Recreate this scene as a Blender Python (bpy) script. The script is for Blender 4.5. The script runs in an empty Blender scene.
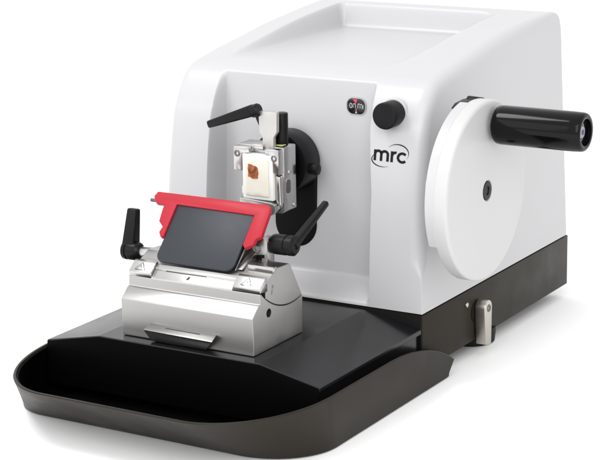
import bpy, bmesh, math, random
from mathutils import Vector, Matrix
random.seed(7)
S = bpy.context.scene
COL = S.collection
PI = math.pi

# ------------------------------------------------------------------ materials
def mat(name, color, rough=0.5, metal=0.0, spec=0.5, bump=0.0, bscale=400.0, rvar=0.0,
        cvar=0.0, cscale=30.0, coat=0.0, sss=0.0, stretch=None, ior=None, aniso=0.0):
    m = bpy.data.materials.new(name); m.use_nodes = True
    nt = m.node_tree; b = nt.nodes['Principled BSDF']
    b.inputs['Base Color'].default_value = (*color, 1)
    b.inputs['Roughness'].default_value = rough
    b.inputs['Metallic'].default_value = metal
    b.inputs['Specular IOR Level'].default_value = spec
    b.inputs['Coat Weight'].default_value = coat
    b.inputs['Coat Roughness'].default_value = 0.08
    b.inputs['Anisotropic'].default_value = aniso
    if sss:
        b.inputs['Subsurface Weight'].default_value = sss
        b.inputs['Subsurface Radius'].default_value = (0.004, 0.003, 0.002)
        b.inputs['Subsurface Scale'].default_value = 1.0
    tc = nt.nodes.new('ShaderNodeTexCoord'); mp = nt.nodes.new('ShaderNodeMapping')
    nt.links.new(tc.outputs['Object'], mp.inputs['Vector'])
    if stretch: mp.inputs['Scale'].default_value = stretch
    if bump or rvar:
        n = nt.nodes.new('ShaderNodeTexNoise'); n.inputs['Scale'].default_value = bscale
        n.inputs['Detail'].default_value = 3
        nt.links.new(mp.outputs[0], n.inputs['Vector'])
        if bump:
            bp = nt.nodes.new('ShaderNodeBump'); bp.inputs['Strength'].default_value = bump
            bp.inputs['Distance'].default_value = 0.0005
            nt.links.new(n.outputs['Fac'], bp.inputs['Height'])
            nt.links.new(bp.outputs[0], b.inputs['Normal'])
    if rvar:
        n3 = nt.nodes.new('ShaderNodeTexNoise'); n3.inputs['Scale'].default_value = cscale
        n3.inputs['Detail'].default_value = 5
        nt.links.new(mp.outputs[0], n3.inputs['Vector'])
        r = nt.nodes.new('ShaderNodeMapRange')
        r.inputs['From Min'].default_value = .3; r.inputs['From Max'].default_value = .7
        r.inputs['To Min'].default_value = max(0, rough-rvar); r.inputs['To Max'].default_value = rough+rvar
        nt.links.new(n3.outputs['Fac'], r.inputs['Value']); nt.links.new(r.outputs[0], b.inputs['Roughness'])
    if cvar:
        n2 = nt.nodes.new('ShaderNodeTexNoise'); n2.inputs['Scale'].default_value = cscale
        n2.inputs['Detail'].default_value = 4
        nt.links.new(tc.outputs['Object'], n2.inputs['Vector'])
        mx = nt.nodes.new('ShaderNodeMix'); mx.data_type = 'RGBA'
        mx.inputs['A'].default_value = (*[c*(1-cvar) for c in color], 1)
        mx.inputs['B'].default_value = (*[min(1, c*(1+cvar)) for c in color], 1)
        mr = nt.nodes.new('ShaderNodeMapRange'); mr.inputs['From Min'].default_value = .36; mr.inputs['From Max'].default_value = .64
        nt.links.new(n2.outputs['Fac'], mr.inputs['Value']); nt.links.new(mr.outputs[0], mx.inputs['Factor']); nt.links.new(mx.outputs['Result'], b.inputs['Base Color'])
    return m

M_WHITE = mat('white_enamel', (.455, .454, .464), .32, spec=.40, rvar=.03, cscale=9)
M_WHEEL = mat('white_wheel_plastic', (.485, .483, .483), .38, spec=.35, rvar=.03, cscale=9)
M_BASE = mat('dark_powder_coat', (.0165, .0130, .0078), .42, spec=.14, bump=.16, bscale=1800, rvar=.06, cvar=.08)
M_PLATE = mat('black_plate_lacquer', (.007, .007, .008), .24, spec=.34, rvar=.05, cscale=25)
M_TRAY = mat('dark_tray_plastic', (.0195, .0162, .0122), .42, spec=.14, bump=.14, bscale=1500, rvar=.06, cvar=.06)
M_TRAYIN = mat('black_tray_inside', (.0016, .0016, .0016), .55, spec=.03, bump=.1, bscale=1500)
M_BLACK = mat('black_anodised', (.005, .005, .006), .38, spec=.16, bump=.12, bscale=2000, rvar=.06)
M_MATTE = mat('matt_black', (.004, .004, .004), .55, spec=.12, bump=.12, bscale=2000)
M_LEVER = mat('black_lever_plastic', (.0055, .0055, .006), .36, spec=.17, bump=.12, bscale=1500, rvar=.08)
M_GLOSS = mat('black_gloss_handle', (.0025, .0025, .0025), .11, spec=.17, rvar=.02)
M_ALU = mat('satin_aluminium', (.385, .378, .370), .33, metal=1, bump=.03, bscale=900, rvar=.05, cscale=60, stretch=(.08, 1, 1))
M_ALUL = mat('bright_aluminium', (.50, .495, .485), .26, metal=1, bump=.02, bscale=700, rvar=.03, cscale=60)
M_ALUF = mat('milled_aluminium', (.52, .515, .51), .24, metal=1, bump=.03, bscale=600, rvar=.07, cscale=90, stretch=(1, 1, .15))
M_NICKEL = mat('nickel_lever', (.52, .49, .44), .33, metal=1, bump=.06, bscale=900, rvar=.05)
M_RED = mat('red_anodised', (.37, .017, .030), .38, spec=.22, bump=.06, bscale=900, rvar=.05)
M_SLATE = mat('slate_pressure_plate', (.019, .023, .030), .42, spec=.35, bump=.08, bscale=1600, rvar=.04, cvar=.03, cscale=40)
M_CASS = mat('white_cassette_plastic', (.74, .735, .71), .45, spec=.4, sss=.3)
M_WAX = mat('paraffin_wax', (.70, .66, .58), .42, spec=.4, sss=.6, bump=.35, bscale=260)
M_TISSUE = mat('stained_tissue', (.25, .075, .022), .45, spec=.3, bump=.4, bscale=500, cvar=.65, cscale=190)
M_INK = mat('black_ink', (.005, .005, .006), .45, spec=.15)
M_GREYMARK = mat('engraving_and_slot_shade', (.05, .05, .05), .5, spec=.2)  # also paints the shade in the tab and ledge slots
M_RIM = mat('grey_window_bezel', (.34, .34, .36), .35)
M_DIAL = mat('black_dial', (.008, .008, .009), .2, spec=.5)
M_TICK = mat('pale_dial_print', (.42, .42, .42), .5)
M_REDP = mat('red_dial_print', (.65, .05, .09), .5)
M_YEL = mat('yellow_green_sticker', (.55, .56, .16), .5)
M_RUB = mat('black_rubber', (.008, .008, .008), .6, spec=.2)
M_STEEL = mat('dark_steel', (.16, .155, .15), .32, metal=1, rvar=.06)
M_PAPER = mat('white_sweep_paper', (.97, .97, .97), .9, spec=.05)

# ------------------------------------------------------------------ helpers
def finish(bm, name, m, parent=None, root=None, ang=32, smooth=True):
    """links a bmesh in world coordinates as ONE mesh object; root is the thing's origin"""
    o0 = Vector(root.location) if root else Vector((0, 0, 0))
    bmesh.ops.recalc_face_normals(bm, faces=bm.faces)
    for v in bm.verts: v.co -= o0
    me = bpy.data.meshes.new(name); bm.to_mesh(me); bm.free()
    if smooth:
        for pl in me.polygons: pl.use_smooth = True
        me.set_sharp_from_angle(angle=math.radians(ang))
    me.materials.append(m)
    o = bpy.data.objects.new(name, me); COL.objects.link(o)
    if parent: o.parent = parent
    return o

def thing(name, label, cat, loc):
    o = bpy.data.objects.new(name, None); COL.objects.link(o)
    o.location = loc; o.empty_display_size = .02
    o['label'] = label; o['category'] = cat
    return o

def bevel(bm, off, seg=2, ang=25, verts=None):
    if off <= 0: return
    bm.normal_update()
    es = [e for e in bm.edges if len(e.link_faces) == 2 and e.calc_face_angle(0) > math.radians(ang)
          and (verts is None or (e.verts[0] in verts and e.verts[1] in verts))]
    bmesh.ops.bevel(bm, geom=es, offset=off, segments=seg, profile=.5, affect='EDGES', clamp_overlap=True)

def join(dst, src):
    me = bpy.data.meshes.new('tmp'); src.to_mesh(me); dst.from_mesh(me); src.free(); bpy.data.meshes.remove(me)

def prism(poly, vec, bev=0, seg=2, ang=25):
    bm = bmesh.new()
    a = [bm.verts.new(Vector(q)) for q in poly]; f = bm.faces.new(a)
    r = bmesh.ops.extrude_face_region(bm, geom=[f])
    for e in r['geom']:
        if isinstance(e, bmesh.types.BMVert): e.co += Vector(vec)
    bmesh.ops.recalc_face_normals(bm, faces=bm.faces)
    bevel(bm, bev, seg, ang)
    return bm

def prism_x(yz, x0, x1, bev=0, seg=2, ang=25): return prism([(x0, y, z) for y, z in yz], (x1-x0, 0, 0), bev, seg, ang)
def prism_y(xz, y0, y1, bev=0, seg=2, ang=25): return prism([(x, y0, z) for x, z in xz], (0, y1-y0, 0), bev, seg, ang)
def box(x0, x1, y0, y1, z0, z1, bev=0, seg=2): return prism_x([(y0, z0), (y1, z0), (y1, z1), (y0, z1)], x0, x1, bev, seg)

def lathe(o, d, prof, seg=48):
    """revolve [(distance along d, radius)...] round the axis from o"""
    o = Vector(o); d = Vector(d).normalized()
    a = d.orthogonal().normalized(); b = d.cross(a)
    bm = bmesh.new(); rings = []
    for t, r in prof:
        if r < 1e-7: rings.append([bm.verts.new(o+d*t)]); continue
        rings.append([bm.verts.new(o+d*t+(a*math.cos(2*PI*k/seg)+b*math.sin(2*PI*k/seg))*r) for k in range(seg)])
    for p, q in zip(rings, rings[1:]):
        for k in range(seg):
            k2 = (k+1) % seg
            if len(p) == 1 and len(q) == 1: continue
            if len(p) == 1: bm.faces.new((p[0], q[k], q[k2]))
            elif len(q) == 1: bm.faces.new((p[k], p[k2], q[0]))
            else: bm.faces.new((p[k], p[k2], q[k2], q[k]))
    for rg in (rings[0], rings[-1]):
        if len(rg) > 1: bm.faces.new(rg)
    return bm

def cyl(o, d, L, r, c=.0006, seg=40):
    return lathe(o, d, [(0, 0), (0, r-c), (c*.3, r-c*.3), (c, r), (L-c, r), (L-c*.3, r-c*.3), (L, r-c), (L, 0)], seg)

def socket_screw(o, d, r, L):
    """cap screw with a recessed socket"""
    return lathe(o, d, [(-.002, 0), (-.002, r), (L-.0004, r), (L, r-.0004), (L, r*.52), (L-.0012, r*.46), (L-.0012, 0)], 24)

def taper_bar(p0, p1, side, w0, w1, t0, t1, bev=.0012):
    """tapered bar from p0 to p1; side = width direction"""
    p0, p1 = Vector(p0), Vector(p1); d = (p1-p0).normalized()
    s = (Vector(side)-d*Vector(side).dot(d)).normalized(); n = d.cross(s)
    bm = bmesh.new(); vs = []
    for p, w, t in ((p0, w0, t0), (p1, w1, t1)):
        vs.append([bm.verts.new(p+s*(w/2*i)+n*(t/2*j)) for i, j in ((-1, -1), (1, -1), (1, 1), (-1, 1))])
    for k in range(4): bm.faces.new((vs[0][k], vs[0][(k+1) % 4], vs[1][(k+1) % 4], vs[1][k]))
    bm.faces.new(vs[0][::-1]); bm.faces.new(vs[1])
    bmesh.ops.recalc_face_normals(bm, faces=bm.faces)
    bevel(bm, bev, 3)
    return bm

def ribbon(pts, ws, place, bm=None):
    """flat inked stroke of varying width; place maps (u, v) to 3D"""
    bm = bm or bmesh.new(); prev = None
    for k, (u, v) in enumerate(pts):
        a = pts[max(0, k-1)]; b = pts[min(len(pts)-1, k+1)]
        dx, dy = b[0]-a[0], b[1]-a[1]; L = math.hypot(dx, dy) or 1
        w = ws[k] if isinstance(ws, (list, tuple)) else ws
        nx, ny = -dy/L*w/2, dx/L*w/2
        cur = (bm.verts.new(place(u+nx, v+ny)), bm.verts.new(place(u-nx, v-ny)))
        if prev: bm.faces.new((prev[0], prev[1], cur[1], cur[0]))
        prev = cur
    return bm

def arc(cx, cy, rx, ry, a0, a1, n=24):
    return [(cx+rx*math.cos(math.radians(a0+(a1-a0)*k/n)), cy+ry*math.sin(math.radians(a0+(a1-a0)*k/n))) for k in range(n+1)]

def lerp(a, b, t): return a+(b-a)*t
def sstep(a, b, x):
    t = min(1, max(0, (x-a)/(b-a))); return t*t*(3-2*t)
def interp(tab, x):
    if x <= tab[0][0]: return tab[0][1]
    for (x0, y0), (x1, y1) in zip(tab, tab[1:]):
        if x <= x1: return lerp(y0, y1, (x-x0)/(x1-x0))
    return tab[-1][1]

W, D, H = .27, .3152, .2224
GZ = -.0642                      # height of the table top

# ------------------------------------------------------------------ the surface
bm = bmesh.new()
bmesh.ops.create_grid(bm, x_segments=8, y_segments=8, size=14, matrix=Matrix.Translation((0, 0, GZ)))
g = finish(bm, 'table_top', M_PAPER, smooth=False); g['kind'] = 'structure'

# ================================================================== THE MICROTOME
T = thing('rotary_microtome', 'white and black rotary microtome with a round handwheel on its right side', 'microtome', (-.135, .1, GZ))

# ---- housing: side profile (Y, Z), leaning front, rounded shoulder, sloping top, vertical back
PROF = [(0, .0008), (.0008, .02), (.0022, .05), (.0044, .082), (.0080, .115), (.0142, .1515), (.0189, .1637), (.0225, .172), (.028, .181),
        (.0340, .1885), (.0405, .1935), (.0484, .1968), (.064, .2000), (.0821, .2032), (.125, .2095), (.1689, .2160), (.22, .2213), (.2646, .2244),
        (.285, .2252), (.2965, .2240), (.3030, .2195), (.3065, .2105), (.3078, .198), (.3095, .15), (.3125, .08), (D, .0008)]
def catmull(P, n):
    out = []
    for i in range(len(P)-1):
        p0, p1, p2, p3 = P[max(0, i-1)], P[i], P[i+1], P[min(len(P)-1, i+2)]
        for k in range(n):
            t = k/n
            out.append(tuple(.5*((2*p1[j])+(-p0[j]+p2[j])*t+(2*p0[j]-5*p1[j]+4*p2[j]-p3[j])*t*t+(-p0[j]+3*p1[j]-3*p2[j]+p3[j])*t**3) for j in (0, 1)))
    out.append(P[-1]); return out
C1 = catmull(PROF, 8)
# resample evenly so the recess edges are smooth
def resample(P, step):
    out = [P[0]]; acc = 0
    for a, b in zip(P, P[1:]):
        L = math.dist(a, b); t = step-acc
        while t <= L:
            out.append((lerp(a[0], b[0], t/L), lerp(a[1], b[1], t/L))); t += step
        acc = (acc+L) % step
    if math.dist(out[-1], P[-1]) < step*.4: out.pop()
    out.append(P[-1]); return out
CP = resample(C1, .0013)
NP_ = []
for k in range(len(CP)):
    a, b = CP[max(0, k-1)], CP[min(len(CP)-1, k+1)]
    ty, tz = b[0]-a[0], b[1]-a[1]; L = math.hypot(ty, tz)
    NP_.append((tz/L, -ty/L))           # inward normal (to the right of travel up the front)
def fillet(y, z):
    """radius of the long side edges: sharp skirt, full round above it"""
    r = .0006+.0112*sstep(.028, .050, z)
    r = lerp(r, .0045, sstep(.19, .306, y))
    return r
FR = []
for (y, z) in CP: FR.append(fillet(y, z))
def draft(z): return .0066*max(0, z)/H
def front_y(z):
    return interp([(q[1], q[0]) for q in CP if q[0] < .06], z)
# across: fillet rings + dense columns where the recess walls stand
XS = set()
for k in range(61): XS.add(round(-.012-(W-.024)*k/60, 5))
for c, w in ((-.2199, .0042), (-.0585, .0075), (-.0535, .0030), (-.2300, .006), (-.0670, .017)):
    for k in range(19): XS.add(round(c-w+2*w*k/18, 5))
for k in range(90): XS.add(round(-.0780+.0004*k, 5))
XS = sorted(XS)
def recess(x, y, z):
    """front panel recess and the tapering pocket sunk into the sloping top"""
    if y < .062 and z < .1975:
        mx = sstep(-.2228, -.2170, x)*(1-sstep(-.0562-.10*max(0, z-.10), -.0520-.10*max(0, z-.10), x))
        fl = lerp(.0275, .0374, z/.19)*(1 if z > .019 else sstep(.0012, .0195, z))
        fl = lerp(fl, 0, 0) 
        dy = max(0, fl-y)*mx
        y += dy
    if y > .05 and z > .19:
        fz = interp([(.05, .199), (.066, .1995), (.10, .1998), (.20, .2005), (.30, .2020)], y)
        mx = sstep(-.2355, -.2265, x)*(1-sstep(-.082, -.052, x))
        my = 1-sstep(.2655, .2775, y)
        z -= max(0, z-fz)*mx*my
    return y, z
bm = bmesh.new(); cols = []
nf = 7
left = [('L', k) for k in range(nf, 0, -1)]
right = [('R', k) for k in range(1, nf+1)]
for c in left+XS+right:
    col = []
    for (y, z), (ny, nz), r in zip(CP, NP_, FR):
        if isinstance(c, tuple):
            ph = PI/2*c[1]/nf
            if c[0] == 'L': r *= .6
            y2, z2 = y+ny*r*(1-math.cos(ph)), z+nz*r*(1-math.cos(ph))
            if z2 < .0008: z2 = .0008
            xe = r*(1-math.sin(ph))
            x = (-W+draft(z)+xe) if c[0] == 'L' else (-draft(z)-xe)
            col.append(bm.verts.new((x, y2, z2)))
        else:
            # spread the inner columns between the two fillets
            t = (c+.012)/-(W-.024)
            xr, xl = -draft(z)-r, -W+draft(z)+r*.6
            x = c
            if c > -.045: x = lerp(-.045, xr, (c+.045)/(.033))
            if c < -.240: x = lerp(-.240, xl, (c+.240)/(-.018))
            y2, z2 = recess(x, y, z)
            col.append(bm.verts.new((x, y2, z2)))
    cols.append(col)
for a, b in zip(cols, cols[1:]):
    for k in range(len(a)-1): bm.faces.new((a[k], a[k+1], b[k+1], b[k]))
bm.faces.new(cols[0]); bm.faces.new(cols[-1][::-1])
housing = finish(bm, 'housing', M_WHITE, T, T, ang=50)

# ---- the maker's mark on the front: letters m r c inside two swooshes
def logo_place(u, v):
    v2 = v+.012*(u-200)
    x = -.0480+(u-225)*.0001170
    z = .1376-(v2-118)*.0001050
    return (x, front_y(z)-.00025, z)
bm = bmesh.new()
w = 21
ribbon([(201, 106), (201, 194)], w, logo_place, bm)
ribbon(arc(227, 139, 26, 25, 180, 360)+[(253, 150), (253, 194)], w, logo_place, bm)
ribbon(arc(280, 139, 27, 25, 180, 360)+[(307, 150), (307, 194)], w, logo_place, bm)
ribbon([(341, 106), (341, 194)], w, logo_place, bm)
ribbon(arc(370, 145, 28, 30, 180, 285), w, logo_place, bm)
ribbon(arc(427, 151, 35, 35, -42, -318, 32), w, logo_place, bm)
top = arc(385, 118, 92, 70, 215, 395, 40)
ribbon(top, [1+8*math.sin(PI*min(1, k/40*1.05))**1.2 if k < 40 else 1 for k in range(41)], logo_place, bm)
bot = arc(270, 182, 94, 58, 235, 60, 40)
ribbon(bot, [1+8*math.sin(PI*(1-k/40))**1.2 for k in range(41)], logo_place, bm)
finish(bm, 'brand_mark', M_INK, housing, T, smooth=False)

# ---- section-thickness counter window in the recess
CX, CY_, CZ = -.0828, .0361, .1698
def rrect(cx, cz, w, h, r, n=8):
    out = []
    for sx, sz, a0 in ((1, 1, 0), (-1, 1, 90), (-1, -1, 180), (1, -1, 270)):
        for k in range(n+1):
            a = math.radians(a0+90*k/n)
            out.append((cx+sx*(w/2-r)+r*math.cos(a), cz+sz*(h/2-r)+r*math.sin(a)))
    return out
bm = prism_y(rrect(CX, CZ, .0182, .0138, .0058), CY_-.0006, CY_+.003, .0002, 2)
win = finish(bm, 'counter_window', M_DIAL, housing, T)
bm = bmesh.new()
o_, i_ = rrect(CX, CZ, .0200, .0156, .0066), rrect(CX, CZ, .0182, .0138, .0058)
rings = []
for pts, y in ((o_, CY_+.0004), (rrect(CX, CZ, .0194, .0150, .0063), CY_-.0009), (i_, CY_-.0009), (i_, CY_+.002)):
    rings.append([bm.verts.new((x, y, z)) for x, z in pts])
for p, q in zip(rings, rings[1:]):
    for k in range(len(p)): bm.faces.new((p[k], p[(k+1) % len(p)], q[(k+1) % len(p)], q[k]))
finish(bm, 'window_bezel', M_RIM, housing, T)
def dial_place(u, v): return (CX+u, CY_-.0009, CZ+v)
bm = bmesh.new()
wt = .0006
ribbon([(x, y) for x, y in arc(-.0052, .0004, .0011, .0021, 0, 360, 20)], wt, dial_place, bm)
ribbon([(-.0030, -.0014), (-.0030, .0022)], wt, dial_place, bm)
ribbon([(-.0030, .0010)]+arc(-.0018, .0010, .0011, .0012, 180, 0, 10)+[(-.0007, -.0014)], wt, dial_place, bm)
ribbon([(.0018, -.0014), (.0018, .0024)], wt, dial_place, bm)
ribbon(arc(.0030, .0012, .0010, .0012, 180, 0, 10)+[(.0040, -.0016)], wt, dial_place, bm)
ribbon(arc(.0051, .0010, .0010, .0012, 180, 0, 10)+[(.0061, -.0018)], wt, dial_place, bm)
ribbon([(.0070, -.0016), (.0070, .0016)], wt*.8, dial_place, bm)
ribbon([(0, -.0036), (0, -.0020)], .0005, dial_place, bm)
vs = [bm.verts.new(dial_place(*q)) for q in ((-.0011, -.0060), (.0011, -.0060), (0, -.0038))]; bm.faces.new(vs)
finish(bm, 'dial_numerals', M_TICK, housing, T, smooth=False)
bm = bmesh.new()
vs = [bm.verts.new(dial_place(*q)) for q in ((-.0034, .0062), (.0016, .0062), (.0004, .0040), (-.0004, .0018), (-.0014, .0040))]; bm.faces.new(vs)
finish(bm, 'dial_pointer', M_REDP, housing, T, smooth=False)

# ---- thickness setting knob
KX, KZ = -.0378, .1700
bm = lathe((KX, .0245, KZ), (0, -1, 0), [(0, 0), (0, .0128), (.0030, .0128), (.0036, .0122), (.0036, .0)], 56)
kc = finish(bm, 'knob_collar', M_WHEEL, None, T)
bm = lathe((KX, .0209, KZ), (0, -1, 0), [(0, 0), (0, .0112), (.0162, .0116), (.0170, .0113), (.01745, .0106), (.0175, .0104), (.0175, 0)], 72)
# fine knurling
for v in bm.verts:
    dx, dz = v.co.x-KX, v.co.z-KZ; rr = math.hypot(dx, dz)
    if rr > .0110:
        a = math.atan2(dz, dx); s = 1+.006*math.cos(36*a); v.co.x = KX+dx*s; v.co.z = KZ+dz*s
knob = finish(bm, 'feed_knob', M_BLACK, T, T, ang=40)
kc.parent = knob

# ---- dark base under the housing and the black slideway plate with sloping wings in front of it
bm = box(-W, 0, .0004, D+.0006, -.0508, -.0004, .0008, 2)
base = finish(bm, 'base', M_BASE, T, T)
WZ, FO = -.0125, .0555
xz = [(-W+.004, -.0500), (-.003, -.0500), (-.003, WZ-.004), (0, WZ-.004), (0, WZ), (-FO, -.0012), (-W+FO, -.0012), (-W, WZ), (-W, WZ-.004), (-W+.004, WZ-.004)]
bm = prism_y(xz, -.1745, -.0014, .0007, 2, ang=8)
plate = finish(bm, 'slideway_plate', M_PLATE, T, T, ang=6)
finish(prism_y([(-W+.0006, -.0506), (-.0006, -.0506), (-.0006, WZ-.0010), (-FO, -.0022), (-W+FO, -.0022), (-W+.0006, WZ-.0010)], -.1752, -.1735, .0003), 'front_shade', M_TRAYIN, T, T)  # near-black sheet that paints shade onto the plate's front face
finish(box(-W+.0006, -.0006, -.0012, .0002, -.0490, -.0007, .0002), 'front_strip', M_MATTE, T, T)  # thin matt black sheet over the base's front face
# feet
for fx, fy in ((-.0225, .1400), (-.2475, .1400)):
    bm = lathe((fx, fy, GZ), (0, 0, 1), [(0, 0), (0, .0215), (.001, .0232), (.0090, .0240), (.0150, .0240), (.0150, 0)], 48)
    finish(bm, 'foot', M_RUB, T, T)
# ---- base clamping lever on the right side
prof = []
ly, lz = .1090, -.0205
for k in range(17):
    a = math.radians(0+180*k/16); prof.append((ly+.0074*math.cos(a), lz+.0074*math.sin(a)))
prof += [(.1045, -.0545), (.1150, -.0560)]
bm = prism_x(prof, .0006, .0115, .0011, 3, 30)
lev = finish(bm, 'base_clamp_lever', M_NICKEL, T, T)
finish(socket_screw((.0115, ly, lz), (1, 0, 0), .0036, .0006), 'screw', M_STEEL, lev, T)
finish(cyl((-.002, .1052, -.024), (1, 0, 0), .0026, .0098, .0006), 'lever_shade', M_MATTE, lev, T)  # black disc standing in for the shade behind the lever
finish(cyl((-.001, .0855, -.0129), (1, 0, 0), .0030, .0023, .0006, 24), 'stop_pin', M_NICKEL, T, T)

# ---- handwheel
HX, HY, HZ = .050, .0232, .1105
bm = lathe((-.010, HY, HZ), (1, 0, 0), [(0, 0), (0, .0085), (.037, .0085), (.0455, .0085), (.0455, 0)], 48)
finish(bm, 'wheel_boss', M_WHITE, T, T)
# guard collar behind the wheel, open at the top for the catch
def ring_sector(x0, x1, r0, r1, a0, a1, n=72):
    bm = bmesh.new(); rows = []
    for k in range(n+1):
        a = math.radians(lerp(a0, a1, k/n)); c, s = math.cos(a), math.sin(a)
        rows.append([bm.verts.new((x, HY+r*c, HZ+r*s)) for x, r in ((x0, r0), (x1, r0), (x1, r1-.0003), (x1-.0003, r1), (x0, r1))])
    for a, b in zip(rows, rows[1:]):
        for k in range(5): bm.faces.new((a[k], a[(k+1) % 5], b[(k+1) % 5], b[k]))
    bm.faces.new(rows[0]); bm.faces.new(rows[-1][::-1]); return bm
finish(ring_sector(.0303, .0385, .012, .0770, 99, 207), 'wheel_guard', M_WHITE, T, T)
R_ = .0768
fr = .0030
pr = [(0, 0), (0, R_-.001), (.0006, R_-.0002), (.0012, R_)]+[(.0140-fr+fr*math.sin(PI/2*k/7), R_-fr+fr*math.cos(PI/2*k/7)) for k in range(8)]
pr += [(.0140, R_-fr-.0005), (.0140, R_-fr-.006), (.0140, .0120), (.0140, .0092), (.0130, .0088), (.0130, 0)]
bm = lathe((.0360, HY, HZ), (1, 0, 0), pr, 160)
wheel = finish(bm, 'handwheel', M_WHEEL, T, T, ang=60)
finish(lathe((.0482, HY, HZ), (1, 0, 0), [(0, 0), (0, .0084), (.0012, .0084), (.0018, .0078), (.0018, .0040), (.0010, .0037), (.0010, 0)], 40), 'hub_screw', M_BLACK, wheel, T)
# handle: glossy black grip on a spindle, open end with a clear cap over the spindle screw
GY, GZ_ = .0345, .1655
bm = lathe((.0535, GY, GZ_), (1, 0, 0), [(0, 0), (0, .0142), (.0006, .0153), (.0020, .0162), (.0060, .0166), (.0690, .0166), (.0765, .0163), (.0785, .0157), (.0795, .0146),
        (.0796, .0120), (.0792, .0113), (.0775, .0110), (.0735, .0108), (.0735, 0)], 72)
grip = finish(bm, 'handle', M_GLOSS, wheel, T, ang=50)
finish(cyl((.0495, GY, GZ_), (1, 0, 0), .005, .0080, .0005, 32), 'spindle', M_ALUL, wheel, T)
bm = lathe((.1265, GY, GZ_), (1, 0, 0), [(0, 0), (0, .0105), (.0014, .0105), (.0014, .0082), (.0010, .0078), (.0010, .0058), (.0030, .0054), (.0034, .0048), (.0034, .0024), (.0018, .0020), (.0018, 0)], 40)
finish(bm, 'handle_screw', mat('dark_violet_steel', (.30, .29, .36), .22, metal=1), wheel, T)
# locking catch that shows above the wheel's rim
bm = prism_x([(HY-.015, HZ+.0700), (HY+.020, HZ+.0705), (HY+.0195, HZ+.0742), (HY+.008, HZ+.0748), (HY-.007, HZ+.0738)], .022, .0365, .0012, 3)
catch = finish(bm, 'lock_catch', M_BLACK, T, T)
finish(cyl((.0240, HY+.0145, HZ+.0728), (1, 0, -.05), .0150, .0040, .001, 28), 'catch_pin', M_LEVER, catch, T)

# ---- specimen head: black carrier tongue, round turret
TX = -.1432
out = []
for k in range(33):
    a = math.radians(180+180*k/32); out.append((TX+.0215*math.cos(a), .0590+.0215*math.sin(a)))
out += [(TX+.0215, .118), (TX-.0215, .118)]
bm = prism_y(out, .0375, .0290, .0012, 3, 30)
head = finish(bm, 'specimen_head', M_MATTE, T, T)
bm = lathe((-.1438, .0285, .1187), (0, -1, 0), [(0, 0), (0, .0274), (.0008, .0280), (.0240, .0280), (.0252, .0274), (.0254, .0255), (.0254, .0205), (.0250, .020), (.0250, 0)], 96)
finish(bm, 'turret', M_BLACK, head, T, ang=40)
finish(cyl((-.1176, .0130, .1150), (1, 0, 0), .0090, .0050, .0008, 28), 'set_screw', M_LEVER, head, T)
bm = box(-.157, -.128, -.0095, .0042, .090, .139, .001)
finish(bm, 'neck', M_MATTE, head, T)

# ---- cassette clamp of machined aluminium
x0, x1 = -.1652, -.1183
outl = [(x0, .1415), (x0, .1195), (x0+.0050, .1170), (x0+.0052, .1070), (x0+.0028, .1035), (x0+.0028, .0975), (x0+.0062, .0945), (x0+.0070, .0885), (x0+.0125, .0850),
        (x1-.004, .0825), (x1, .0850), (x1, .1415)]
bm = prism_y(outl, -.0090, -.0290, .0009, 2, 20)
clamp = finish(bm, 'cassette_clamp', M_ALUF, T, T, ang=30)
# raised front: two top lugs, the right cheek and the lower jaw stand round the cassette
bm = prism_y([(x0+.0006, .1408), (x0+.0006, .1195), (x0+.0095, .1195), (x0+.0095, .1345), (x0+.0165, .1345), (x0+.0165, .1408)], -.0288, -.0372, .0007, 2)
finish(bm, 'top_lug', M_ALUF, clamp, T)
bm = prism_y([(x1-.0140, .1408), (x1-.0140, .1350), (x1-.0118, .1350), (x1-.0118, .1225), (x1-.0006, .1185), (x1-.0006, .1408)], -.0288, -.0372, .0007, 2)
finish(bm, 'top_lug', M_ALUF, clamp, T)
bm = prism_y([(x0+.0068, .0960), (x0+.0072, .0882), (x0+.0130, .0850), (x1-.0075, .0826), (x1-.0035, .0870), (x1-.0040, .0925), (x1-.0085, .0942)], -.0288, -.0392, .0009, 2)
finish(bm, 'lower_jaw', M_ALUL, clamp, T)
bm = prism_y([(x1-.0062, .1180), (x1-.0012, .1165), (x1-.0012, .0900), (x1-.0062, .0935)], -.0288, -.0345, .0015, 3)
finish(bm, 'side_cheek', M_ALUF, clamp, T)
for sx, sz in ((x0+.0045, .1345), (x1-.0050, .1330)):
    finish(socket_screw((sx, -.0370, sz), (0, -1, 0), .0030, .0010), 'screw', M_STEEL, clamp, T)
for sy, sz, r in ((-.0200, .1185, .0024), (-.0130, .0882, .0022)):
    finish(socket_screw((x1-.0002, sy, sz), (1, 0, 0), r, .0010), 'screw', M_ALUL, clamp, T)
# milled finger slot in the clamp's right side, its shade a dark patch
out = [(y, z) for y, z in rrect(-.0225, .1040, .0080, .0210, .0039)]
finish(prism_x(out, x1-.001, x1+.0003, 0), 'milled_slot', M_ALUL, clamp, T)
finish(prism_x([(y-.0004, z-.0012) for y, z in rrect(-.0225, .1075, .0066, .0120, .0030)], x1-.001, x1+.0006, 0), 'slot_shade', M_STEEL, clamp, T)
finish(box(x1-.0150, x1-.0050, -.0240, -.0130, .1412, .1420, .0002), 'sticker', M_YEL, clamp, T)
finish(box(x0+.0165, x1-.0185, -.0330, -.0110, .1380, .1432, .0008), 'latch_bar', M_ALUF, clamp, T)
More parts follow.
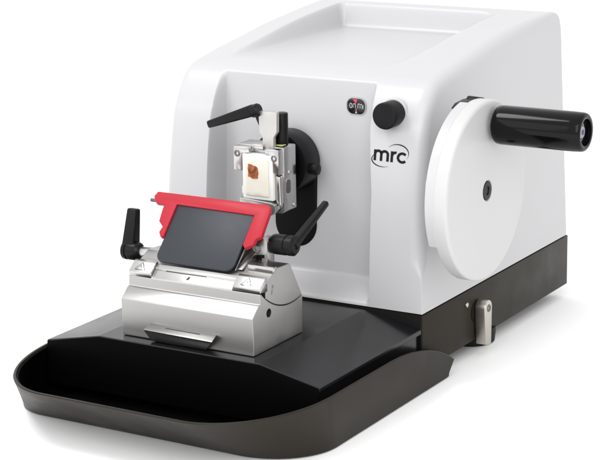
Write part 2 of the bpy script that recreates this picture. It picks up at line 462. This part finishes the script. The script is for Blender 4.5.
# release plate, its pivot and the tapered clamp lever
tx0, tx1 = -.1422, -.1236
bm = prism_y([(tx0, .1720), (tx1, .1722), (tx1-.0004, .1545), (tx1-.0038, .1495), (tx1-.0038, .1405), (tx0+.0036, .1405), (tx0+.0036, .1495), (tx0+.0004, .1535)], -.0310, -.0262, .0008, 2, 20)
lvr = finish(bm, 'release_plate', mat('pale_satin_alloy', (.50, .49, .475), .36, metal=.85, bump=.06, bscale=900), T, T)
finish(cyl((-.1285, -.0150, .1400), (0, 0, 1), .0292, .0056, .0010, 32), 'pivot_post', M_LEVER, lvr, T)
finish(box(-.1420, -.1300, -.0255, -.0120, .1400, .1512, .0012), 'pivot_block', M_MATTE, lvr, T)
bm = lathe((-.1462, -.0300, .1718), (.94, .05, .30), [(-.004, 0), (-.004, .0040), (-.0025, .0056), (.0035, .0058), (.005, .0048), (.005, 0)], 32)
bm2 = taper_bar((-.1465, -.0300, .1725), (-.1948, -.0300, .1556), (0, 0, 1), .0106, .0066, .0085, .0058, .0018); join(bm, bm2)
bm2 = taper_bar((-.1440, -.0280, .1700), (-.1405, -.0260, .1560), (1, 0, 0), .0060, .0035, .006, .005, .0008); join(bm, bm2)
finish(bm, 'clamp_lever', M_LEVER, lvr, T)

# ================================================================== the wax block in its cassette
K = thing('tissue_cassette', 'small white wax block with brown tissue, held in the aluminium clamp', 'cassette', (-.140, -.034, .0955))
cx0, cx1 = -.1555, -.1245
bm = box(cx0, cx1, -.0378, -.0292, .0952, .1352, .0012, 3)
cas = finish(bm, 'cassette', M_CASS, K, K)
bm = box(cx0+.0034, cx1-.0040, -.0392, -.0375, .0985, .1322, .0012, 3)
bmesh.ops.subdivide_edges(bm, edges=[e for e in bm.edges if e.calc_length() > .01], cuts=10, use_grid_fill=True)
for v in bm.verts:
    if v.co.y < -.0388: v.co.y += random.uniform(-.00018, .00018)
finish(bm, 'wax_block', M_WAX, K, K, ang=60)
TXX, TZZ = -.1436, .1200
bm = bmesh.new(); n = 40; c = bm.verts.new((TXX, -.0399, TZZ)); ring = []; ring2 = []
for k in range(n):
    a = 2*PI*k/n
    sq = 1/max(abs(math.cos(a)), abs(math.sin(a)))**.75
    r = .0051*sq*(1+.05*math.sin(3*a+1)+.035*math.sin(7*a)+.03*math.sin(11*a+2))
    x, z = TXX+r*math.cos(a), TZZ+r*1.12*math.sin(a)-.0012*math.cos(a)
    ring.append(bm.verts.new((x, -.0396+random.uniform(-.0002, .0002), z)))
    ring2.append(bm.verts.new((lerp(TXX, x, 1.05), -.0388, lerp(TZZ, z, 1.05))))
for k in range(n):
    bm.faces.new((c, ring[k], ring[(k+1) % n])); bm.faces.new((ring[k], ring2[k], ring2[(k+1) % n], ring[(k+1) % n]))
finish(bm, 'tissue_sample', M_TISSUE, K, K)

# ================================================================== THE KNIFE HOLDER
N = thing('knife_holder', 'aluminium knife holder with red guard and two black levers, standing on the black plate', 'knife holder', (-.133, -.125, -.0012))
bx0, bx1 = -.1980, -.0680
def cradle(y0, y1, dr=0, n=24):
    cy, cz, r = -.104, .0920, .0630+dr
    out = []
    for k in range(n+1):
        y = lerp(y0, y1, k/n); out.append((y, cz-math.sqrt(r*r-(y-cy)**2)))
    return out
prof = [(-.0862, -.0009), (-.1622, -.0009), (-.1632, .0305), (-.1535, .0392), (-.1512, .0398), (-.1512, .0482), (-.1496, .0484)]+cradle(-.1490, -.0852)
bm = prism_x(prof, bx0, bx1, .0006, 2, 20)
hb = finish(bm, 'holder_base', M_ALU, N, N, ang=18)
cut = finish(lathe((bx1-.012, -.1385, .0297), (1, 0, 0), [(0, 0), (0, .0037), (.020, .0037), (.020, 0)], 40), 'bore_cutter', M_STEEL, N, N)
md = hb.modifiers.new('bore', 'BOOLEAN'); md.object = cut; md.solver = 'EXACT'
bpy.context.view_layer.update()
me = bpy.data.meshes.new_from_object(hb.evaluated_get(bpy.context.evaluated_depsgraph_get()))
hb.modifiers.clear(); hb.data = me; me.name = 'holder_base'
bpy.data.objects.remove(cut)
for pl in me.polygons: pl.use_smooth = True
me.set_sharp_from_angle(angle=math.radians(18))
# wedge-shaped clamping tab at the foot of the front face
bm = bmesh.new()
tb = [(-.1685, -.1618, .0135), (-.1035, -.1618, .0128), (-.1018, -.1718, .0092), (-.1705, -.1718, .0100)]
bb = [(-.1640, -.1618, -.0006), (-.1130, -.1618, -.0006), (-.1115, -.1668, -.0006), (-.1660, -.1668, -.0006)]
a = [bm.verts.new(q) for q in tb]; b = [bm.verts.new(q) for q in bb]
bm.faces.new(a); bm.faces.new(b[::-1])
for k in range(4): bm.faces.new((a[k], a[(k+1) % 4], b[(k+1) % 4], b[k]))
bmesh.ops.recalc_face_normals(bm, faces=bm.faces); bevel(bm, .0006, 2)
tabo = finish(bm, 'base_tab', M_ALU, hb, N)
bm = prism([(-.1520, -.1650, .0119), (-.1180, -.1650, .0116), (-.1180, -.1657, .01135), (-.1520, -.1657, .0116)], (0, -.0001, .0004))
finish(bm, 'tab_slot_shade', M_GREYMARK, hb, N)  # dark strip painted for the shade in the tab's slot
# ledge with index line, centred between the lips
bm = prism_x([(-.1511, .0470), (-.1511, .0490), (-.1452, .0543), (-.1400, .0543), (-.1400, .0470)], -.1752, -.0948, .0004, 2)
led = finish(bm, 'ledge', M_ALUL, hb, N)
bm = prism([(-.1640, -.1453, .0544), (-.1240, -.1453, .0544), (-.1240, -.1440, .0546), (-.1640, -.1440, .0546)], (0, 0, .0002))
finish(bm, 'ledge_slot_shade', M_GREYMARK, hb, N)  # slot shadow drawn as a thin dark strip
bm = prism([(-.1412, -.1492, .0509), (-.1392, -.1492, .0509), (-.1380, -.1470, .0529), (-.1400, -.1470, .0529)], (0, -.0001, .0001))
finish(bm, 'index_mark', M_GREYMARK, hb, N)

# upper segment that swivels in the cradle
sx0, sx1 = bx0+.0006, bx1-.0003
prof = [(-.1420, .0530), (-.1395, .0568), (-.1310, .0600), (-.1234, .0642), (-.1060, .0636), (-.1035, .0625)]+[(y, z+.0004) for y, z in cradle(-.0856, -.1420)]
bm = prism_x(prof, sx0, sx1, .0006, 2, 16)
seg = finish(bm, 'swivel_segment', M_ALU, N, N, ang=18)
lips = []
for lx0, lx1 in ((sx0-.0003, -.1755), (-.0945, sx1+.0002)):
    bm = prism_x([(-.1508, .0490), (-.1512, .0520), (-.1506, .0527), (-.1432, .0590), (-.1395, .0600), (-.1395, .0480), (-.1496, .0487)], lx0, lx1, .0004, 2, 20)
    lip = finish(bm, 'front_lip', M_ALUL, seg, N, ang=24); lips.append(lip)
    # engraved warning triangle
    xm = (lx0+lx1)/2-.001
    def wp(u, v, xm=xm):
        t = .5+v; y = lerp(-.1500, -.1436, t); z = lerp(.0532, .05865, t)
        return (xm+u*.0100, y-.00036, z+.00048)
    bm = bmesh.new()
    tri = [(-.5, -.42), (.5, -.42), (0, .46)]
    for k in range(3): ribbon([tri[k], tri[(k+1) % 3]], .05, wp, bm)
    ribbon([(0, .10), (0, -.14)], .06, wp, bm); ribbon([(0, -.22), (0, -.28)], .06, wp, bm)
    finish(bm, 'warning_triangle', M_GREYMARK, seg, N, smooth=False)
bm = prism_x([(-.1446, .0500), (-.1446, .0560), (-.1405, .0582), (-.1385, .0575), (-.1385, .0500)], -.1752, -.0948, .0004, 2)
finish(bm, 'centre_lip', M_ALUL, seg, N)
bm = box(-.0930, -.0685, -.1300, -.1240, .0610, .0655, .0006)
finish(bm, 'raised_strip', M_ALUL, seg, N)
# engraved angle numerals (0 and 5 with ticks) on the right end
def ep(u, v): return (bx1+.00012, u, v)
bm = bmesh.new()
for u, v in ((-.1418, .0530), (-.1322, .0498)):
    ribbon([(u-.0012, v-.0060), (u+.0002, v-.0018)], .0005, ep, bm)
    ribbon(arc(u+.0008, v+.0004, .0007, .0011, 0, 360, 12), .0004, ep, bm)
finish(bm, 'angle_marks', M_GREYMARK, seg, N, smooth=False)

# blade bed: sloping aluminium wedge that carries blade, guard and pressure plate
bm = prism_x([(-.1325, .0560), (-.1340, .0580), (-.0995, .0930), (-.0970, .0920), (-.0950, .0600)], -.1800, -.1030, .0007, 2, 20)
bed = finish(bm, 'blade_bed', M_ALU, N, N, ang=20)
Nn = Vector((0, -.727, .687)); Vd = Vector((0, -.035, -.037)).normalized(); P0 = Vector((0, -.1, .098))
def inplane(x, v, off=0): return Vector((x, 0, 0))+P0+Vd*v+Nn*off
gx0 = -.2063
poly = [(gx0+.002, -.0102), (-.0925, -.0102), (-.0905, -.0085), (-.0893, -.0035), (-.0880, .0195), (-.0920, .0225), (-.0930, .0285), (-.0990, .0320), (-.1018, .0290), (-.1022, .0008),
        (-.1805, -.0002), (-.1802, .0318), (-.1830, .0322), (-.1862, .0280), (-.1850, .0226), (-.1908, .0178), (-.1925, .0058), (-.1926, .0012), (-.2012, .0012), (gx0, -.0050)]
bm = prism([inplane(x, v, -.0004) for x, v in poly], Nn*.0042, .0004, 2, 30)
guard = finish(bm, 'knife_guard', M_RED, N, N)
finish(cyl(inplane(-.2125, -.0045, -.0026), (1, 0, 0), .012, .0016, .0003, 20), 'guard_pin', M_STEEL, guard, N)
# the blade itself, a thin bright strip along the top of the bed
bm = prism([inplane(-.180, .0060, -.0052), inplane(-.1015, .0060, -.0052), inplane(-.1015, -.0020, -.0052), inplane(-.180, -.0020, -.0052)], Nn*.0004)
finish(bm, 'blade', M_ALUL, N, N)
# dark pressure plate
out = []
px0, px1, v0, v1, r = -.1798, -.1027, -.0015, .0545, .0080
for cx, cv, a0, rr in ((px1-.001, v0+.001, 270, .001), (px1-r, v1-r, 0, r), (px0+r, v1-r, 90, r), (px0+.001, v0+.001, 180, .001)):
    for k in range(9):
        a = math.radians(a0+90*k/8); out.append((cx+rr*math.cos(a), cv+rr*math.sin(a)))
bm = prism([inplane(x, v, .0003) for x, v in out], Nn*.0022, .0005, 2, 30)
pplate = finish(bm, 'pressure_plate', M_SLATE, N, N)

# right end bracket with screw; the slot's shade is a matt black patch
bm = prism_y([(-.1010, .0605), (-.0862, .0605), (-.0862, .0800), (-.0905, .0835), (-.1010, .0800)], -.1100, -.0985, .0006, 2)
brk = finish(bm, 'end_bracket', M_ALU, N, N)
bm = prism_y([(-.0965, .0640), (-.0915, .0640), (-.0915, .0662), (-.0890, .0662), (-.0890, .0692), (-.0965, .0682)], -.1095, -.1102, 0)
finish(bm, 'bracket_slot_shade', M_MATTE, brk, N)
finish(socket_screw((-.0962, -.1100, .0735), (.25, -1, .1), .0032, .0016), 'screw', M_STEEL, brk, N)
bm = prism_x([(-.1330, .0610), (-.1130, .0625), (-.1090, .0700), (-.1110, .0720)], -.1020, -.0960, .0005)
finish(bm, 'side_wedge', M_ALU, N, N)

# black tapered clamp levers, one on each end
def clamp_lever(hub0, hub1, r, base_pt, tip, w0, w1, rod_to):
    hub0, hub1 = Vector(hub0), Vector(hub1); d = hub1-hub0; L = d.length
    bm = lathe(hub0, d, [(-.0085, 0), (-.0085, r*.55), (0, r*.55), (0, r*.72), (L*.10, r*.92), (L*.22, r), (L*.62, r), (L*.64, r*.90), (L*.72, r*.90), (L*.74, r), (L*.92, r*.98), (L, r*.74), (L, r*.35), (L*.96, r*.3), (L*.96, 0)], 40)
    arm = taper_bar(base_pt, tip, (1, 0, 0), w0, w1, w0*.95, w1*.9, .0016); join(bm, arm)
    lv = finish(bm, 'clamp_lever', M_LEVER, N, N)
    dd = Vector(rod_to)-hub0
    rod = finish(cyl(hub0-dd.normalized()*.002, dd, dd.length+.002, .0046, .0003, 28), 'clamp_rod', M_ALUL, lv, N)
    return lv
clamp_lever((-.0885, -.1000, .0768), (-.0640, -.1000, .0772), .0086, (-.0672, -.1000, .0775), (-.0655, -.0480, .1030), .0072, .0056, (-.1050, -.0995, .0765))
clamp_lever((-.2150, -.1090, .0565), (-.2330, -.1090, .0560), .0082, (-.2262, -.1090, .0580), (-.2250, -.1035, .0925), .0125, .0092, (-.1900, -.1090, .0580))

# ================================================================== THE WASTE TRAY
Y = thing('waste_tray', 'dark open waste tray with rounded corners, hooked round the front of the black base', 'tray', (-.135, -.2, GZ))
XR, XL = .0115, -.2765
def ushape(xl, xr, yf, yrear, a, b, al, bl, n=36, m=24, sq=1.0):
    """plan curve: left wall, left corner, front, right corner, right wall"""
    pts = []
    for k in range(m): pts.append((xl, lerp(yrear, yf+bl, k/m)))
    for k in range(n):
        t = PI/2*k/n; pts.append((xl+al-al*math.cos(t)**sq, yf+bl-bl*math.sin(t)**sq))
    for k in range(m): pts.append((lerp(xl+al, xr-a, k/m), yf))
    for k in range(n):
        t = PI/2*k/n; pts.append((xr-a+a*math.sin(t)**sq, yf+b-b*math.cos(t)**sq))
    for k in range(m+1): pts.append((xr, lerp(yf+b, yrear, k/m)))
    return pts
RZ, BZ = -.0180, GZ+.0006
rim = ushape(XL, XR, -.2765, .0385, .076, .105, .080, .125)
bot = ushape(-.2835, .0095, -.2175, .0325, .060, .054, .040, .035)
def rim_z(y): return interp([(-.30, RZ), (-.075, RZ), (-.055, RZ-.0006), (-.036, -.0208), (-.018, -.0245), (-.003, -.0285), (.010, -.0330), (.021, -.0380), (.031, -.0430), (.0385, -.0478), (.05, -.060)], y)
def inset(P, d):
    out = []
    for k in range(len(P)):
        a, b = P[max(0, k-1)], P[min(len(P)-1, k+1)]
        tx, ty = b[0]-a[0], b[1]-a[1]; L = math.hypot(tx, ty) or 1
        out.append((P[k][0]-ty/L*d, P[k][1]+tx/L*d))
    return out
bm = bmesh.new()
def ring(P, zf): return [bm.verts.new((x, y, zf(y) if callable(zf) else zf)) for x, y in P]
mid = [(lerp(b[0], r[0], .05), lerp(b[1], r[1], .05)) for b, r in zip(bot, rim)]
levels = [ring(inset(bot, .0020), BZ), ring(bot, BZ+.0006), ring(mid, BZ+.0034)]
top = []
for (b, r) in zip(bot, rim):
    top.append((r[0], r[1]))
lv = [bm.verts.new((r[0], r[1], rim_z(r[1])-.0012)) for r in rim]; levels.append(lv)
levels.append([bm.verts.new((r[0], r[1], rim_z(r[1])-.0002)) for r in inset(rim, .0006)])
levels.append([bm.verts.new((r[0], r[1], rim_z(r[1])-.0002)) for r in inset(rim, .0024)])
levels.append([bm.verts.new((r[0], r[1], rim_z(r[1])-.0014)) for r in inset(rim, .0031)])
nout = len(levels)-1
levels.append([bm.verts.new((r[0], r[1], BZ+.0036)) for r in inset(bot, .0040)])
for p, q in zip(levels, levels[1:]):
    for k in range(len(p)-1): bm.faces.new((p[k], p[k+1], q[k+1], q[k]))
bm.faces.new(levels[0]); bm.faces.new(levels[-1][::-1])
for s in (0, -1):
    bm.faces.new([l[s] for l in levels])
inner = finish(bm, 'tray_pan', M_TRAY, Y, Y, ang=35)
# near-black sheet over the inside of the pan
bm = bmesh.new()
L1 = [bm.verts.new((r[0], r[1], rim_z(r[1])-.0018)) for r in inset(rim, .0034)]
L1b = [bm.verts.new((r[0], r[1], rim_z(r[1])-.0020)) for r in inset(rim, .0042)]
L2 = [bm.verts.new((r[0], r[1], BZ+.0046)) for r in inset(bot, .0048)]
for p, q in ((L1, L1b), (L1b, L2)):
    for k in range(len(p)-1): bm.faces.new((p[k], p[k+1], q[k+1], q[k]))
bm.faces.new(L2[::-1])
finish(bm, 'tray_inside', M_TRAYIN, Y, Y, ang=35)

# ------------------------------------------------------------------ camera
R3 = ((0.85786302587518, 0.513600475353356, -0.01689912876709619), (0.11189077934112404, -0.21878466702887014, -0.9693367438467925),
      (-0.501549082677574, 0.8296672954804674, -0.24515443392973907))
cd = bpy.data.cameras.new('camera'); cam = bpy.data.objects.new('camera', cd); COL.objects.link(cam)
r, d, f = [Vector(q) for q in R3]
m = Matrix((r, -d, -f)).transposed().to_4x4(); m.translation = (0.7137424388702553, -1.3765346956893847, 0.46889363408184)
cam.matrix_world = m
cd.sensor_width = 36; cd.lens = 1881.8522/605*36
cd.clip_start = .05; cd.clip_end = 100
S.camera = cam

# ------------------------------------------------------------------ studio light
wd = bpy.data.worlds.new('World'); S.world = wd; wd.use_nodes = True
wd.node_tree.nodes['Background'].inputs[0].default_value = (1, 1, 1, 1)
wd.node_tree.nodes['Background'].inputs[1].default_value = 1.18
def softbox(name, loc, target, size, power, color=(1, 1, 1)):
    l = bpy.data.lights.new(name, 'AREA'); l.shape = 'RECTANGLE'; l.size, l.size_y = size; l.energy = power; l.color = color
    o = bpy.data.objects.new(name, l); COL.objects.link(o); o.location = loc
    o.rotation_euler = (Vector(target)-Vector(loc)).to_track_quat('-Z', 'Y').to_euler()
softbox('softbox', (-.80, -.52, 1.60), (-.06, -.05, .10), (.55, .55), 11)
softbox('side_softbox', (.80, -1.70, 1.2), (-.08, -.05, .04), (1.6, 1.6), 25)
softbox('front_fill', (-1.25, -1.75, .95), (-.15, -.15, .02), (1.3, 1.3), 5)  # added fill lamp, lifts the ground shade in front of the tray
S.view_settings.view_transform = 'Standard'; S.view_settings.look = 'None'
S.view_settings.exposure = 0; S.view_settings.gamma = 1
